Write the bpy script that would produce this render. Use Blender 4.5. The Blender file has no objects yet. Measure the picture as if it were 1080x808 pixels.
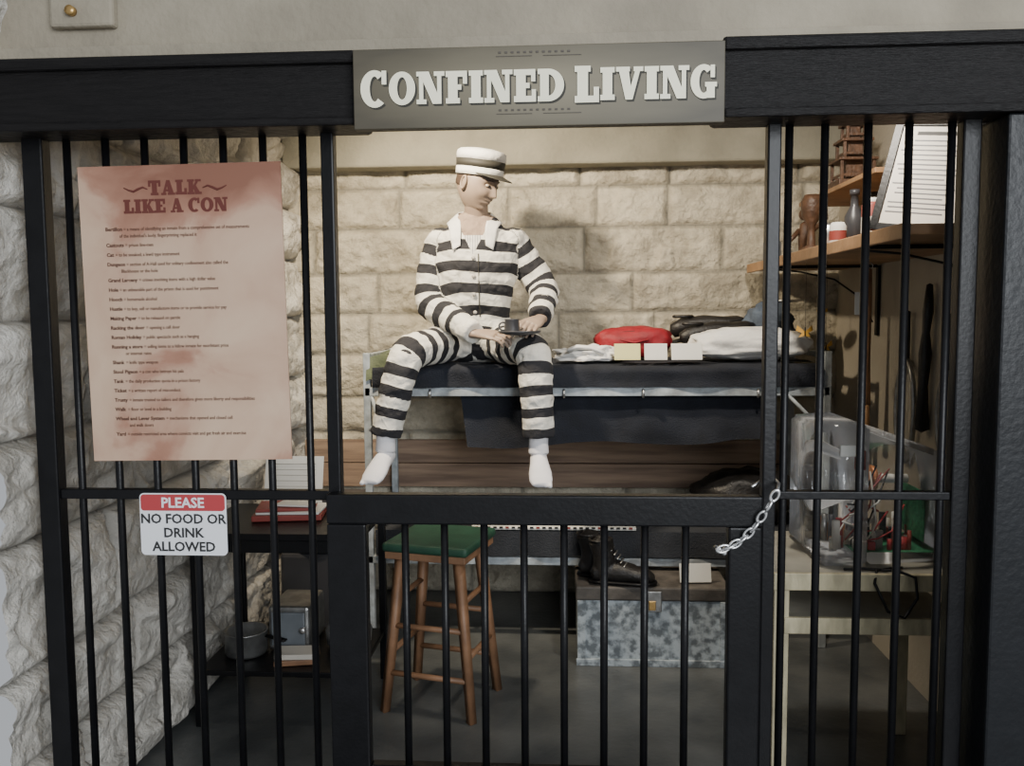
import bpy, bmesh, math, random
from mathutils import Matrix, Vector, noise, Euler
from mathutils.bvhtree import BVHTree
random.seed(7)
rad=math.radians
V=Vector
SC=bpy.context.scene

# ------------------------------------------------------------------ materials
def mat(name,col,rough=.6,metal=0,var=0,scale=8,bump=0,bscale=60,col2=None,detail=6,spec=None,coat=0,stretch=(1,1,1),p0=.35,p1=.65):
    m=bpy.data.materials.new(name); m.use_nodes=True
    nt=m.node_tree; b=nt.nodes['Principled BSDF']
    b.inputs['Roughness'].default_value=rough; b.inputs['Metallic'].default_value=metal
    if spec is not None: b.inputs['Specular IOR Level'].default_value=spec
    if coat: b.inputs['Coat Weight'].default_value=coat
    tc=nt.nodes.new('ShaderNodeTexCoord'); mp=nt.nodes.new('ShaderNodeMapping')
    mp.inputs['Scale'].default_value=stretch
    nt.links.new(tc.outputs['Object'],mp.inputs['Vector'])
    c=(*col,1)
    if col2 is None: col2=tuple(max(0,x*(1-var)) for x in col)
    n=nt.nodes.new('ShaderNodeTexNoise'); n.inputs['Scale'].default_value=scale; n.inputs['Detail'].default_value=detail
    nt.links.new(mp.outputs[0],n.inputs['Vector'])
    r=nt.nodes.new('ShaderNodeValToRGB'); r.color_ramp.elements[0].position=p0; r.color_ramp.elements[1].position=p1
    r.color_ramp.elements[0].color=(*col2,1); r.color_ramp.elements[1].color=c
    nt.links.new(n.outputs['Fac'],r.inputs['Fac']); nt.links.new(r.outputs[0],b.inputs['Base Color'])
    if bump:
        n2=nt.nodes.new('ShaderNodeTexNoise'); n2.inputs['Scale'].default_value=bscale; n2.inputs['Detail'].default_value=5
        nt.links.new(mp.outputs[0],n2.inputs['Vector'])
        bp=nt.nodes.new('ShaderNodeBump'); bp.inputs['Strength'].default_value=bump; bp.inputs['Distance'].default_value=.01
        nt.links.new(n2.outputs['Fac'],bp.inputs['Height']); nt.links.new(bp.outputs[0],b.inputs['Normal'])
    return m
BLK=mat('black_paint',(.006,.006,.007),.38,0,.3,20,.08,90,spec=.25)
BLKW=mat('black_stained_wood',(.008,.007,.007),.5,0,.4,10,.35,40,stretch=(1,1,12),spec=.2)
BLKJ=mat('jamb_paint',(.008,.009,.011),.4,0,.3,10,.15,60,spec=.3)
CREAM=mat('cream_letter',(.90,.86,.66),.6,0,.04)
INK=mat('dark_letter',(.03,.028,.022),.7)
CONC=mat('lintel_concrete',(.33,.29,.22),.85,0,.25,5,.4,50)
CONCB=mat('beam_concrete',(.30,.285,.225),.85,0,.25,5,.4,50)
PLAST=mat('right_wall_plaster',(.40,.36,.29),.9,0,.15,3,.2,60)
FLOOR=mat('floor_concrete',(.115,.12,.117),.33,0,0,3.2,.15,40,col2=(.055,.06,.062),detail=9)
CEIL=mat('ceiling_concrete',(.3,.28,.24),.9,0,.2)
OAK=mat('shelf_wood',(.42,.24,.12),.5,0,.4,6,.2,40,stretch=(1,1,1))
PLANK=mat('plank_wood',(.36,.25,.17),.65,0,0,2.2,.3,50,col2=(.18,.12,.085),stretch=(1,6,14))
STOOLW=mat('stool_wood',(.32,.17,.09),.5,0,.4,10,.15,60)
GREEN=mat('green_vinyl',(.022,.075,.045),.5,0,.3,12,.15,120)
NAVY=mat('navy_blanket',(.014,.017,.026),.95,0,.4,10,.5,160)
CHARC=mat('charcoal_blanket',(.030,.033,.04),.95,0,.35,10,.5,140)
PALE=mat('pale_bunk_paint',(.46,.51,.54),.5,.1,0,16,.15,60,col2=(.25,.27,.28))
WHITE=mat('white_cloth',(.76,.75,.72),.9,0,.12,8,.3,60)
SOCK=mat('sock_cloth',(.80,.79,.82),.8,0,.05,20,.1,200)
PAPER=mat('paper_white',(.68,.67,.62),.8,0,.04)
YEL=mat('paper_yellow',(.62,.58,.28),.8,0,.05)
RED=mat('red_leather',(.30,.010,.020),.6,0,.35,18,.3,60)
LEATH=mat('dark_leather',(.018,.016,.015),.45,0,.5,20,.3,90)
STEEL=mat('steel',(.72,.72,.72),.3,.9,.2,30)
TIN=mat('tin',(.35,.35,.34),.38,.8,.4,20)
SKIN=mat('mannequin_skin',(.31,.23,.175),.5,0,.18,14)
HAIR=mat('hair',(.05,.03,.02),.8)
EYEW=mat('eye_white',(.40,.33,.27),.35)
DENIM=mat('blue_denim',(.10,.13,.18),.9,0,.4,15,.4,150)
OLIVE=mat('olive_blanket',(.12,.14,.08),.95,0,0,14,.4,120,col2=(.05,.065,.04))
BENCH=mat('bench_wood',(.52,.46,.30),.6,0,.35,9,.2,50,stretch=(3,1,1))
PLY=mat('bench_top',(.38,.36,.30),.5,0,.3,7,.1,50)
TRUNK=mat('trunk_metal',(.42,.47,.50),.5,.05,0,30,.2,60,col2=(.13,.15,.165),detail=12,p0=.40,p1=.60)
TRUNKT=mat('trunk_lid',(.12,.105,.09),.6,0,.5,14,.2)
SIGNR=mat('sign_red',(.40,.045,.05),.5)
SIGNW=mat('sign_white',(.76,.77,.80),.4)
SIGNK=mat('sign_black_ink',(.02,.02,.02),.6)
TITLED=mat('title_detail',(.06,.05,.04),.6)
MAROON=mat('poster_maroon',(.11,.025,.018),.8)
PINK=mat('poster_ink',(.07,.03,.02),.8)
GREENP=mat('circuit_green',(.05,.26,.13),.5,0,.5,60)
COPPER=mat('copper_wire',(.6,.25,.1),.4,.6)
TVDARK=mat('tv_tube_dark',(.05,.05,.055),.35)
BEIGEP=mat('plastic_beige',(.60,.56,.49),.5)
MARB=mat('pot_enamel',(.18,.2,.22),.3,0,.3)
YB=mat('butterfly_yellow',(.65,.36,.06),.6)
BLUEB=mat('book_slate',(.10,.10,.11),.5)
REDB=mat('book_red',(.26,.05,.04),.5)
CARV=mat('carved_wood',(.11,.055,.03),.5,0,.5,30,.4,80)
BRASS=mat('brass',(.5,.32,.12),.35,.8)
BTN=mat('button',(.35,.33,.3),.4)

# title board: pale centre fading to dark ends (printed board)
TITLEB=bpy.data.materials.new('title_board'); TITLEB.use_nodes=True
nt=TITLEB.node_tree; b=nt.nodes['Principled BSDF']; b.inputs['Roughness'].default_value=.55
tc=nt.nodes.new('ShaderNodeTexCoord'); n=nt.nodes.new('ShaderNodeTexNoise'); n.inputs['Scale'].default_value=4; n.inputs['Detail'].default_value=6
nt.links.new(tc.outputs['Generated'],n.inputs['Vector'])
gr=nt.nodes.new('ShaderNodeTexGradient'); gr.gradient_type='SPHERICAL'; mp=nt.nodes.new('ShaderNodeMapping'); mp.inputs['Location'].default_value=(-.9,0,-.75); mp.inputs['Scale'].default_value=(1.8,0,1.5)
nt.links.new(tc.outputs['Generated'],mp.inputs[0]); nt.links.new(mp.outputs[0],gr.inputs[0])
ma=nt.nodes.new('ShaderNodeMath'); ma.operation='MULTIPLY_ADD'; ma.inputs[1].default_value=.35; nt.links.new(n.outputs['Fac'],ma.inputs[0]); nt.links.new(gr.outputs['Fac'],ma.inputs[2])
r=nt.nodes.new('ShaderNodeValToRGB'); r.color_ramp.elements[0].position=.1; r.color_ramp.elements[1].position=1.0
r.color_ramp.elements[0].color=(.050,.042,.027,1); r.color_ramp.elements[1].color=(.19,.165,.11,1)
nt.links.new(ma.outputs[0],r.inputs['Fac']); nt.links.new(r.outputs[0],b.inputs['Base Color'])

# poster paper
POST=bpy.data.materials.new('poster_paper'); POST.use_nodes=True
nt=POST.node_tree; b=nt.nodes['Principled BSDF']; b.inputs['Roughness'].default_value=.5
tc=nt.nodes.new('ShaderNodeTexCoord')
n=nt.nodes.new('ShaderNodeTexNoise'); n.inputs['Scale'].default_value=4.5; n.inputs['Detail'].default_value=9; n.inputs['Distortion'].default_value=.5
nt.links.new(tc.outputs['Object'],n.inputs['Vector'])
sx=nt.nodes.new('ShaderNodeSeparateXYZ'); nt.links.new(tc.outputs['Object'],sx.inputs[0])
mr=nt.nodes.new('ShaderNodeMapRange'); mr.inputs[1].default_value=1.70; mr.inputs[2].default_value=1.88; mr.inputs[3].default_value=0; mr.inputs[4].default_value=.24
nt.links.new(sx.outputs['Z'],mr.inputs[0])
ma=nt.nodes.new('ShaderNodeMath'); ma.operation='SUBTRACT'; nt.links.new(n.outputs['Fac'],ma.inputs[0]); nt.links.new(mr.outputs[0],ma.inputs[1])
r=nt.nodes.new('ShaderNodeValToRGB'); e=r.color_ramp.elements
e[0].position=.18; e[0].color=(.22,.095,.06,1); e[1].position=.64; e[1].color=(.57,.41,.29,1)
k=e.new(.34); k.color=(.35,.18,.12,1); k=e.new(.43); k.color=(.49,.32,.225,1)
nt.links.new(ma.outputs[0],r.inputs['Fac']); nt.links.new(r.outputs[0],b.inputs['Base Color'])

# stone
def stonemat(name,c1,c2,c3):
    m=bpy.data.materials.new(name); m.use_nodes=True; nt=m.node_tree; b=nt.nodes['Principled BSDF']; b.inputs['Roughness'].default_value=.9
    at=nt.nodes.new('ShaderNodeAttribute'); at.attribute_name='tint'
    ae=nt.nodes.new('ShaderNodeAttribute'); ae.attribute_name='edge'
    tc=nt.nodes.new('ShaderNodeTexCoord'); n=nt.nodes.new('ShaderNodeTexNoise'); n.inputs['Scale'].default_value=9; n.inputs['Detail'].default_value=12; n.inputs['Roughness'].default_value=.65
    nt.links.new(tc.outputs['Object'],n.inputs['Vector'])
    ad=nt.nodes.new('ShaderNodeMath'); ad.operation='MULTIPLY_ADD'; ad.inputs[1].default_value=.22
    nt.links.new(at.outputs['Fac'],ad.inputs[0])
    sc=nt.nodes.new('ShaderNodeMath'); sc.operation='SUBTRACT'; sc.inputs[1].default_value=.11
    nt.links.new(n.outputs['Fac'],sc.inputs[0]); nt.links.new(sc.outputs[0],ad.inputs[2])
    r=nt.nodes.new('ShaderNodeValToRGB'); r.color_ramp.elements[0].position=.30; r.color_ramp.elements[1].position=.60
    r.color_ramp.elements[0].color=(*c2,1); r.color_ramp.elements[1].color=(*c1,1)
    nt.links.new(ad.outputs[0],r.inputs['Fac'])
    mx=nt.nodes.new('ShaderNodeMix'); mx.data_type='RGBA'; nt.links.new(ae.outputs['Fac'],mx.inputs['Factor'])
    mx.inputs['A'].default_value=(*c3,1); nt.links.new(r.outputs[0],mx.inputs['B']); nt.links.new(mx.outputs['Result'],b.inputs['Base Color'])
    n2=nt.nodes.new('ShaderNodeTexNoise'); n2.inputs['Scale'].default_value=16; n2.inputs['Detail'].default_value=12; n2.inputs['Roughness'].default_value=.62
    nt.links.new(tc.outputs['Object'],n2.inputs['Vector'])
    bp=nt.nodes.new('ShaderNodeBump'); bp.inputs['Strength'].default_value=.85; bp.inputs['Distance'].default_value=.045
    nt.links.new(n2.outputs['Fac'],bp.inputs['Height']); nt.links.new(bp.outputs[0],b.inputs['Normal'])
    return m
ST_B=stonemat('limestone_back',(.60,.55,.435),(.35,.315,.245),(.23,.215,.175))
ST_L=stonemat('limestone_left',(.68,.65,.59),(.38,.355,.31),(.26,.245,.215))

# stripes (attribute driven) with the open neckline and undershirt
STR=bpy.data.materials.new('striped_cloth'); STR.use_nodes=True; nt=STR.node_tree; b=nt.nodes['Principled BSDF']; b.inputs['Roughness'].default_value=.92
at=nt.nodes.new('ShaderNodeAttribute'); at.attribute_name='stripe'
fr=nt.nodes.new('ShaderNodeMath'); fr.operation='FRACT'; nt.links.new(at.outputs['Fac'],fr.inputs[0])
gt=nt.nodes.new('ShaderNodeMath'); gt.operation='GREATER_THAN'; gt.inputs[1].default_value=.52; nt.links.new(fr.outputs[0],gt.inputs[0])
mx=nt.nodes.new('ShaderNodeMix'); mx.data_type='RGBA'; nt.links.new(gt.outputs[0],mx.inputs['Factor'])
mx.inputs['A'].default_value=(.68,.66,.60,1); mx.inputs['B'].default_value=(.018,.018,.022,1)
tc=nt.nodes.new('ShaderNodeTexCoord'); n2=nt.nodes.new('ShaderNodeTexNoise'); n2.inputs['Scale'].default_value=22; n2.inputs['Detail'].default_value=4; n2.inputs['Distortion'].default_value=1.2
def MA(op,a_,b_,c_=None):
    q=nt.nodes.new('ShaderNodeMath'); q.operation=op
    for i_,v_ in enumerate((a_,b_,c_)):
        if v_ is None: continue
        if isinstance(v_,(int,float)): q.inputs[i_].default_value=v_
        else: nt.links.new(v_,q.inputs[i_])
    return q.outputs[0]
sp=nt.nodes.new('ShaderNodeSeparateXYZ'); nt.links.new(tc.outputs['Object'],sp.inputs[0])
X_,Y_,Z_=sp.outputs[0],sp.outputs[1],sp.outputs[2]
vn=MA('SUBTRACT',MA('MULTIPLY',MA('SUBTRACT',Z_,1.765),.5),MA('ABSOLUTE',MA('ADD',X_,.402),None))
mask=MA('MAXIMUM',MA('MULTIPLY',MA('GREATER_THAN',vn,0.0),MA('LESS_THAN',Y_,3.9)),MA('GREATER_THAN',Z_,1.935))
wv=nt.nodes.new('ShaderNodeTexWave'); wv.inputs['Scale'].default_value=28; wv.bands_direction='X'; nt.links.new(tc.outputs['Object'],wv.inputs['Vector'])
r=nt.nodes.new('ShaderNodeValToRGB'); r.color_ramp.elements[0].color=(.28,.28,.30,1); r.color_ramp.elements[1].color=(.66,.64,.6,1); r.color_ramp.elements[0].position=.1;r.color_ramp.elements[1].position=.4
nt.links.new(wv.outputs['Fac'],r.inputs['Fac'])
m3=nt.nodes.new('ShaderNodeMix'); m3.data_type='RGBA'; nt.links.new(MA('GREATER_THAN',Z_,1.852),m3.inputs['Factor']); nt.links.new(r.outputs[0],m3.inputs['A']); m3.inputs['B'].default_value=(.31,.23,.175,1)
m4=nt.nodes.new('ShaderNodeMix'); m4.data_type='RGBA'; nt.links.new(mask,m4.inputs['Factor']); nt.links.new(mx.outputs['Result'],m4.inputs['A']); nt.links.new(m3.outputs['Result'],m4.inputs['B'])
nt.links.new(m4.outputs['Result'],b.inputs['Base Color'])
nt.links.new(tc.outputs['Object'],n2.inputs['Vector'])
bp=nt.nodes.new('ShaderNodeBump'); bp.inputs['Strength'].default_value=.6; bp.inputs['Distance'].default_value=.015
nt.links.new(n2.outputs['Fac'],bp.inputs['Height']); nt.links.new(bp.outputs[0],b.inputs['Normal'])
# clear plastic
CLEAR=bpy.data.materials.new('clear_plastic'); CLEAR.use_nodes=True; nt=CLEAR.node_tree; out=nt.nodes['Material Output']; nt.nodes.remove(nt.nodes['Principled BSDF'])
tr=nt.nodes.new('ShaderNodeBsdfTransparent'); tr.inputs[0].default_value=(.98,.985,.99,1)
gl=nt.nodes.new('ShaderNodeBsdfGlossy'); gl.inputs['Roughness'].default_value=.10
df=nt.nodes.new('ShaderNodeBsdfDiffuse'); df.inputs[0].default_value=(.85,.87,.9,1)
m1=nt.nodes.new('ShaderNodeMixShader'); m1.inputs[0].default_value=.4; nt.links.new(gl.outputs[0],m1.inputs[1]); nt.links.new(df.outputs[0],m1.inputs[2])
fz=nt.nodes.new('ShaderNodeFresnel'); fz.inputs[0].default_value=1.45
aa=nt.nodes.new('ShaderNodeMath'); aa.inputs[1].default_value=.025; nt.links.new(fz.outputs[0],aa.inputs[0])
m2=nt.nodes.new('ShaderNodeMixShader'); nt.links.new(aa.outputs[0],m2.inputs[0]); nt.links.new(tr.outputs[0],m2.inputs[1]); nt.links.new(m1.outputs[0],m2.inputs[2])
nt.links.new(m2.outputs[0],out.inputs[0])

# ------------------------------------------------------------------ builder
FACE_Y=Matrix(((1,0,0,0),(0,0,-1,0),(0,1,0,0),(0,0,0,1)))   # local x->X, y->Z, z->-Y
class B:
    def __init__(s): s.v=[];s.f=[];s.m=[];s.sm=[];s.mats=[]
    def add(s,vs,fs,mt,sm=False):
        if mt not in s.mats: s.mats.append(mt)
        i=s.mats.index(mt);o=len(s.v)
        s.v+= [tuple(p) for p in vs]
        for f in fs: s.f.append([a+o for a in f]); s.m.append(i); s.sm.append(sm)
        return s
    def bm(s,bm,mt,M=None,sm=False):
        if M: bm.transform(M)
        bm.verts.index_update()
        s.add([v.co.copy() for v in bm.verts],[[v.index for v in f.verts] for f in bm.faces],mt,sm); bm.free(); return s
    def box(s,c,d,mt,rot=(0,0,0),bev=.003,seg=2):
        bm=bmesh.new(); bmesh.ops.create_cube(bm,size=1)
        bmesh.ops.scale(bm,vec=d,verts=bm.verts)
        if bev: bmesh.ops.bevel(bm,geom=bm.edges[:],offset=min(bev,min(d)*.45),segments=seg,affect='EDGES',profile=.5)
        return s.bm(bm,mt,Matrix.Translation(c)@Euler([rad(a) for a in rot]).to_matrix().to_4x4(),False)
    def bx(s,x0,x1,y0,y1,z0,z1,mt,bev=.003):
        return s.box(((x0+x1)/2,(y0+y1)/2,(z0+z1)/2),(x1-x0,y1-y0,z1-z0),mt,bev=bev)
    def tube(s,pts,rads,mt,n=12,flat=1,up=None,round_=True):
        pts=[V(p) for p in pts]
        if not hasattr(rads,'__len__'): rads=[rads]*len(pts)
        T=[]
        for i in range(len(pts)):
            a=pts[max(0,i-1)];c=pts[min(len(pts)-1,i+1)]; T.append((c-a).normalized())
        u=V(up) if up else (V((0,0,1)) if abs(T[0].z)<.9 else V((1,0,0)))
        u=(u-T[0]*u.dot(T[0])).normalized(); vs=[];fs=[]
        for i,p in enumerate(pts):
            u=(u-T[i]*u.dot(T[i])).normalized(); w=T[i].cross(u); rr=rads[i]
            ra,rb=(rr if hasattr(rr,'__len__') else (rr*flat,rr))
            for k in range(n):
                a=2*math.pi*k/n; vs.append(p+u*(math.cos(a)*ra)+w*(math.sin(a)*rb))
        for i in range(len(pts)-1):
            for k in range(n):
                a=i*n+k;b_=i*n+(k+1)%n; fs.append([a,b_,b_+n,a+n])
        for e,i in ((0,0),(1,len(pts)-1)):
            rr=rads[i]; rm=min(rr) if hasattr(rr,'__len__') else rr*min(flat,1)
            vs.append(pts[i]+T[i]*((rm*.55 if round_ else 0)*(1 if e else -1))); c=len(vs)-1
            for k in range(n):
                a=i*n+k;b_=i*n+(k+1)%n; fs.append([b_,a,c] if not e else [a,b_,c])
        return s.add(vs,fs,mt,True)
    def cyl(s,p0,p1,r,mt,r1=None,n=16): return s.tube([p0,p1],[r,r if r1 is None else r1],mt,n,round_=False)
    def lathe(s,c,prof,mt,n=28,M=None,sm=True,sc=(1,1)):
        M=M or Matrix.Identity(4); M=Matrix.Translation(c)@M; vs=[];fs=[]
        for r_,z in prof:
            for k in range(n):
                a=2*math.pi*k/n; vs.append(M@V((r_*math.cos(a)*sc[0],r_*math.sin(a)*sc[1],z)))
        for i in range(len(prof)-1):
            for k in range(n):
                a=i*n+k;b_=i*n+(k+1)%n; fs.append([a,b_,b_+n,a+n])
        return s.add(vs,fs,mt,sm)
    def ball(s,c,r,mt,M=None,nu=24,nv=16,fn=None):
        if not hasattr(r,'__len__'): r=(r,r,r)
        vs=[];fs=[];M=Matrix.Translation(c)@(M or Matrix.Identity(4))
        for j in range(nv+1):
            th=math.pi*j/nv
            for i in range(nu):
                ph=2*math.pi*i/nu; d=V((math.sin(th)*math.cos(ph),math.sin(th)*math.sin(ph),math.cos(th)))
                p=V((d.x*r[0],d.y*r[1],d.z*r[2]))
                if fn: p=fn(p,d)
                vs.append(M@p)
        for j in range(nv):
            for i in range(nu):
                a=j*nu+i;b_=j*nu+(i+1)%nu; fs.append([a+nu,b_+nu,b_,a])
        return s.add(vs,fs,mt,True)
    def torus(s,c,R_,r_,mt,M=None,n=24,k=8,sc=(1,1)):
        M=Matrix.Translation(c)@(M or Matrix.Identity(4)); vs=[];fs=[]
        for i in range(n):
            a=2*math.pi*i/n
            for j in range(k):
                b_=2*math.pi*j/k; q=R_+r_*math.cos(b_)
                vs.append(M@V((q*math.cos(a)*sc[0],q*math.sin(a)*sc[1],r_*math.sin(b_))))
        for i in range(n):
            for j in range(k):
                fs.append([i*k+j,((i+1)%n)*k+j,((i+1)%n)*k+(j+1)%k,i*k+(j+1)%k])
        return s.add(vs,fs,mt,True)
    def poly(s,P,M,t,mt):
        n=len(P); vs=[M@V((x,y,0)) for x,y in P]+[M@V((x,y,t)) for x,y in P]
        fs=[list(range(n-1,-1,-1)),list(range(n,2*n))]+[[i,(i+1)%n,n+(i+1)%n,n+i] for i in range(n)]
        return s.add(vs,fs,mt,False)
    def text(s,t,M,size,mt,bold=0,align='LEFT',t_=.0004,sx_=1):
        c=bpy.data.curves.new('t','FONT'); c.body=t; c.size=size; c.align_x=align; c.offset=bold; c.resolution_u=2; c.extrude=t_
        o=bpy.data.objects.new('t',c); SC.collection.objects.link(o); dg=bpy.context.evaluated_depsgraph_get()
        me=bpy.data.meshes.new_from_object(o.evaluated_get(dg))
        w=max([v.co.x for v in me.vertices] or [0])-min([v.co.x for v in me.vertices] or [0])
        s.add([M@V((v.co.x*sx_,v.co.y,v.co.z)) for v in me.vertices],[list(p.vertices) for p in me.polygons],mt)
        bpy.data.objects.remove(o); bpy.data.meshes.remove(me); bpy.data.curves.remove(c); return w*sx_
    def grid(s,fn,nu,nv,mt,sm=True):
        vs=[V(fn(i/nu,j/nv)) for j in range(nv+1) for i in range(nu+1)]
        fs=[[j*(nu+1)+i,j*(nu+1)+i+1,(j+1)*(nu+1)+i+1,(j+1)*(nu+1)+i] for j in range(nv) for i in range(nu)]
        return s.add(vs,fs,mt,sm)
    def out(s,name,parent=None):
        me=bpy.data.meshes.new(name); me.from_pydata(s.v,[],s.f)
        for m in s.mats: me.materials.append(m)
        me.polygons.foreach_set('material_index',s.m); me.polygons.foreach_set('use_smooth',s.sm); me.update()
        o=bpy.data.objects.new(name,me); SC.collection.objects.link(o)
        if parent: o.parent=parent
        return o
def empty(name):
    o=bpy.data.objects.new(name,None); SC.collection.objects.link(o); o.empty_display_size=.1; return o
def remesh(b,name,vox,smooth=4,parent=None):
    o=b.out(name+'_src'); m=o.modifiers.new('r','REMESH'); m.mode='VOXEL'; m.voxel_size=vox
    if smooth: k=o.modifiers.new('s','SMOOTH'); k.factor=.5; k.iterations=smooth
    dg=bpy.context.evaluated_depsgraph_get(); me=bpy.data.meshes.new_from_object(o.evaluated_get(dg)); me.name=name
    old=o.data; bpy.data.objects.remove(o); bpy.data.meshes.remove(old)
    o=bpy.data.objects.new(name,me); SC.collection.objects.link(o)
    for p in me.polygons: p.use_smooth=True
    if parent: o.parent=parent
    return o

# ------------------------------------------------------------------ glyphs (slab serif)
def rc(a,b_,c,d): return [(a,b_),(c,b_),(c,d),(a,d)]
def arc(cx,cy,rx,ry,tx,ty,a0,a1,n=20):
    o=[]
    for i in range(n):
        a=rad(a0+(a1-a0)*i/n);c=rad(a0+(a1-a0)*(i+1)/n)
        o.append([(cx+(rx-tx)*math.cos(a),cy+(ry-ty)*math.sin(a)),(cx+rx*math.cos(a),cy+ry*math.sin(a)),(cx+rx*math.cos(c),cy+ry*math.sin(c)),(cx+(rx-tx)*math.cos(c),cy+(ry-ty)*math.sin(c))])
    return o
GL={'I':(.54,[rc(.09,0,.45,1),rc(0,0,.54,.16),rc(0,.84,.54,1)]),
'L':(.82,[rc(.09,0,.45,1),rc(0,.84,.54,1),rc(0,0,.82,.18),rc(.64,0,.82,.42)]),
'F':(.84,[rc(.09,0,.45,1),rc(0,0,.54,.16),rc(0,.82,.82,1),rc(.66,.6,.82,1),rc(.3,.42,.6,.58)]),
'E':(.86,[rc(.09,0,.45,1),rc(0,0,.84,.18),rc(.68,0,.84,.38),rc(0,.82,.82,1),rc(.66,.62,.82,1),rc(.3,.42,.6,.58)]),
'O':(1.02,arc(.51,.5,.51,.52,.32,.17,0,360,32)),
'C':(.94,arc(.49,.5,.49,.52,.32,.17,50,310,26)+[rc(.74,.62,.9,1)]),
'G':(1.0,arc(.49,.5,.49,.52,.32,.17,50,300,26)+[rc(.74,.62,.9,1),rc(.60,0,.9,.44),rc(.54,.34,.98,.48)]),
'D':(1.0,[rc(.09,0,.42,1),rc(0,0,.44,.16),rc(0,.84,.44,1)]+arc(.40,.5,.60,.5,.33,.17,-90,90,18)),
'N':(1.08,[rc(.1,0,.26,1),rc(.80,0,.96,1),rc(0,0,.38,.14),rc(0,.86,.34,1),rc(.68,.86,1.08,1),[(.62,0),(.96,0),(.48,1),(.1,1)]]),
'V':(1.02,[[(.36,0),(.62,0),(.46,1),(.08,1)],[(.42,0),(.62,0),(.94,1),(.76,1)],rc(0,.86,.52,1),rc(.66,.86,1.02,1)]),
'A':(1.02,[[(.08,0),(.24,0),(.56,1),(.40,1)],[(.56,0),(.94,0),(.64,1),(.38,1)],rc(0,0,.36,.14),rc(.48,0,1.02,.14),rc(.25,.24,.7,.38)]),
'T':(.9,[rc(.27,0,.63,1),rc(.17,0,.73,.16),rc(0,.82,.9,1),rc(0,.58,.15,1),rc(.75,.58,.9,1)]),
'K':(1.0,[rc(.1,0,.42,1),rc(0,0,.5,.15),rc(0,.85,.5,1),[(.3,.36),(.48,.36),(.86,.95),(.68,.95)],[(.6,0),(.98,0),(.6,.64),(.4,.5)],rc(.58,.85,1.0,1),rc(.54,0,1.04,.15)]),
' ':(.30,[])}
def gtext(bd,t,x,z,y,em,mt,sx=1,ht=.001,big=(),M0=None,gap=.05,dx=0,dz=0):
    for i,ch in enumerate(t):
        w,ps=GL[ch]; k=1.12 if i in big else 1
        for j,p in enumerate(ps):
            # every stroke gets its own slight thickness so that overlapping strokes are never coplanar
            M=(M0 or Matrix.Identity(4))@Matrix.Translation((x+dx,y,z+dz))@FACE_Y
            bd.poly([(a*em*sx*k,b_*em*k-(em*.06 if k>1 else 0)) for a,b_ in p],M,ht*(1+.35*(j%7)/7),mt)
        x+=(w*k+gap)*em*sx
    return x
def gwidth(t,em,sx=1,big=(),gap=.05): return sum((GL[c][0]*(1.12 if i in big else 1)+gap) for i,c in enumerate(t))*em*sx

# ------------------------------------------------------------------ room
def stone(name,O,U,N,w,h,rows,mt,amp,step=.014,seed=0,wid=(.30,.62),fs_=(5,7)):
    O=V(O);U=V(U);N=V(N); rnd=random.Random(seed); zs=[0]
    while zs[-1]<h: zs.append(zs[-1]+rows[(len(zs)-1)%len(rows)])
    brk=[]
    for _ in zs:
        x=-rnd.uniform(0,.4); l=[x]
        while x<w: x+=rnd.uniform(*wid); l.append(x)
        brk.append(l)
    tint=[[rnd.random() for _ in l] for l in brk]; tilt=[[(rnd.uniform(-1,1),rnd.uniform(-1,1)) for _ in l] for l in brk]
    nu=int(w/step);nv=int(h/step);vs=[];tn=[];ed=[]
    for j in range(nv+1):
        z=h*j/nv; wz=z+.004*noise.noise(V((z*3,seed,0)))
        r_=0
        while r_<len(zs)-2 and zs[r_+1]<=wz: r_+=1
        for i in range(nu+1):
            x=w*i/nu; l=brk[r_]; c=0
            xx=x+.006*noise.noise(V((x*9,z*9,seed+3))); zz=wz+.006*noise.noise(V((x*8,z*8,seed+9)))
            while c<len(l)-2 and l[c+1]<=xx: c+=1
            dz=min(abs(zz-zs[r_]),abs(zs[r_+1]-zz)); dx=min(abs(xx-l[c]),abs(l[c+1]-xx)); d=min(dz,dx)
            e=max(0,min(1,(d-.002)/.012)); e2=max(0,min(1,d/.05)); e2=e2*(2-e2)
            t1,t2=tilt[r_][c]; u=(xx-l[c])/(l[c+1]-l[c])-.5; vv=(zz-zs[r_])/(zs[r_+1]-zs[r_])-.5
            p=V((x*fs_[0]+c*3.1,z*fs_[1]+r_*7.7,seed)); pw_=p+.35*V((noise.noise(p*1.5),noise.noise(p*1.5+V((9,0,0))),0))
            ds,ps=noise.voronoi(pw_); q=ps[0]; rx=noise.noise(q*7.3); ry=noise.noise(q*5.1+V((4,4,4)))
            fac=.5+1.0*noise.noise(q*3.7)+ (pw_.x-q.x)*rx*2.4+(pw_.y-q.y)*(ry*2.2+.6)
            k=min(1,(ds[1]-ds[0])*7); fac=fac*k+.5*(1-k)
            nn=.65*fac+.40*noise.noise(p*1.1)+.20*noise.noise(p*5)+.12*noise.noise(p*11)
            hgt=amp*(e*.30+e2*(.30+1.0*nn+.25*(t1*u+t2*vv)*2))
            vs.append(O+U*x+V((0,0,z))+N*hgt); tn.append(tint[r_][c]); ed.append(e)
    fs=[[j*(nu+1)+i,j*(nu+1)+i+1,(j+1)*(nu+1)+i+1,(j+1)*(nu+1)+i] for j in range(nv) for i in range(nu)]
    bd=B().add(vs,fs,mt,True); o=bd.out(name)
    for nm,dat in (('tint',tn),('edge',ed)):
        a=o.data.attributes.new(nm,'FLOAT','POINT'); a.data.foreach_set('value',dat)
    return o
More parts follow.
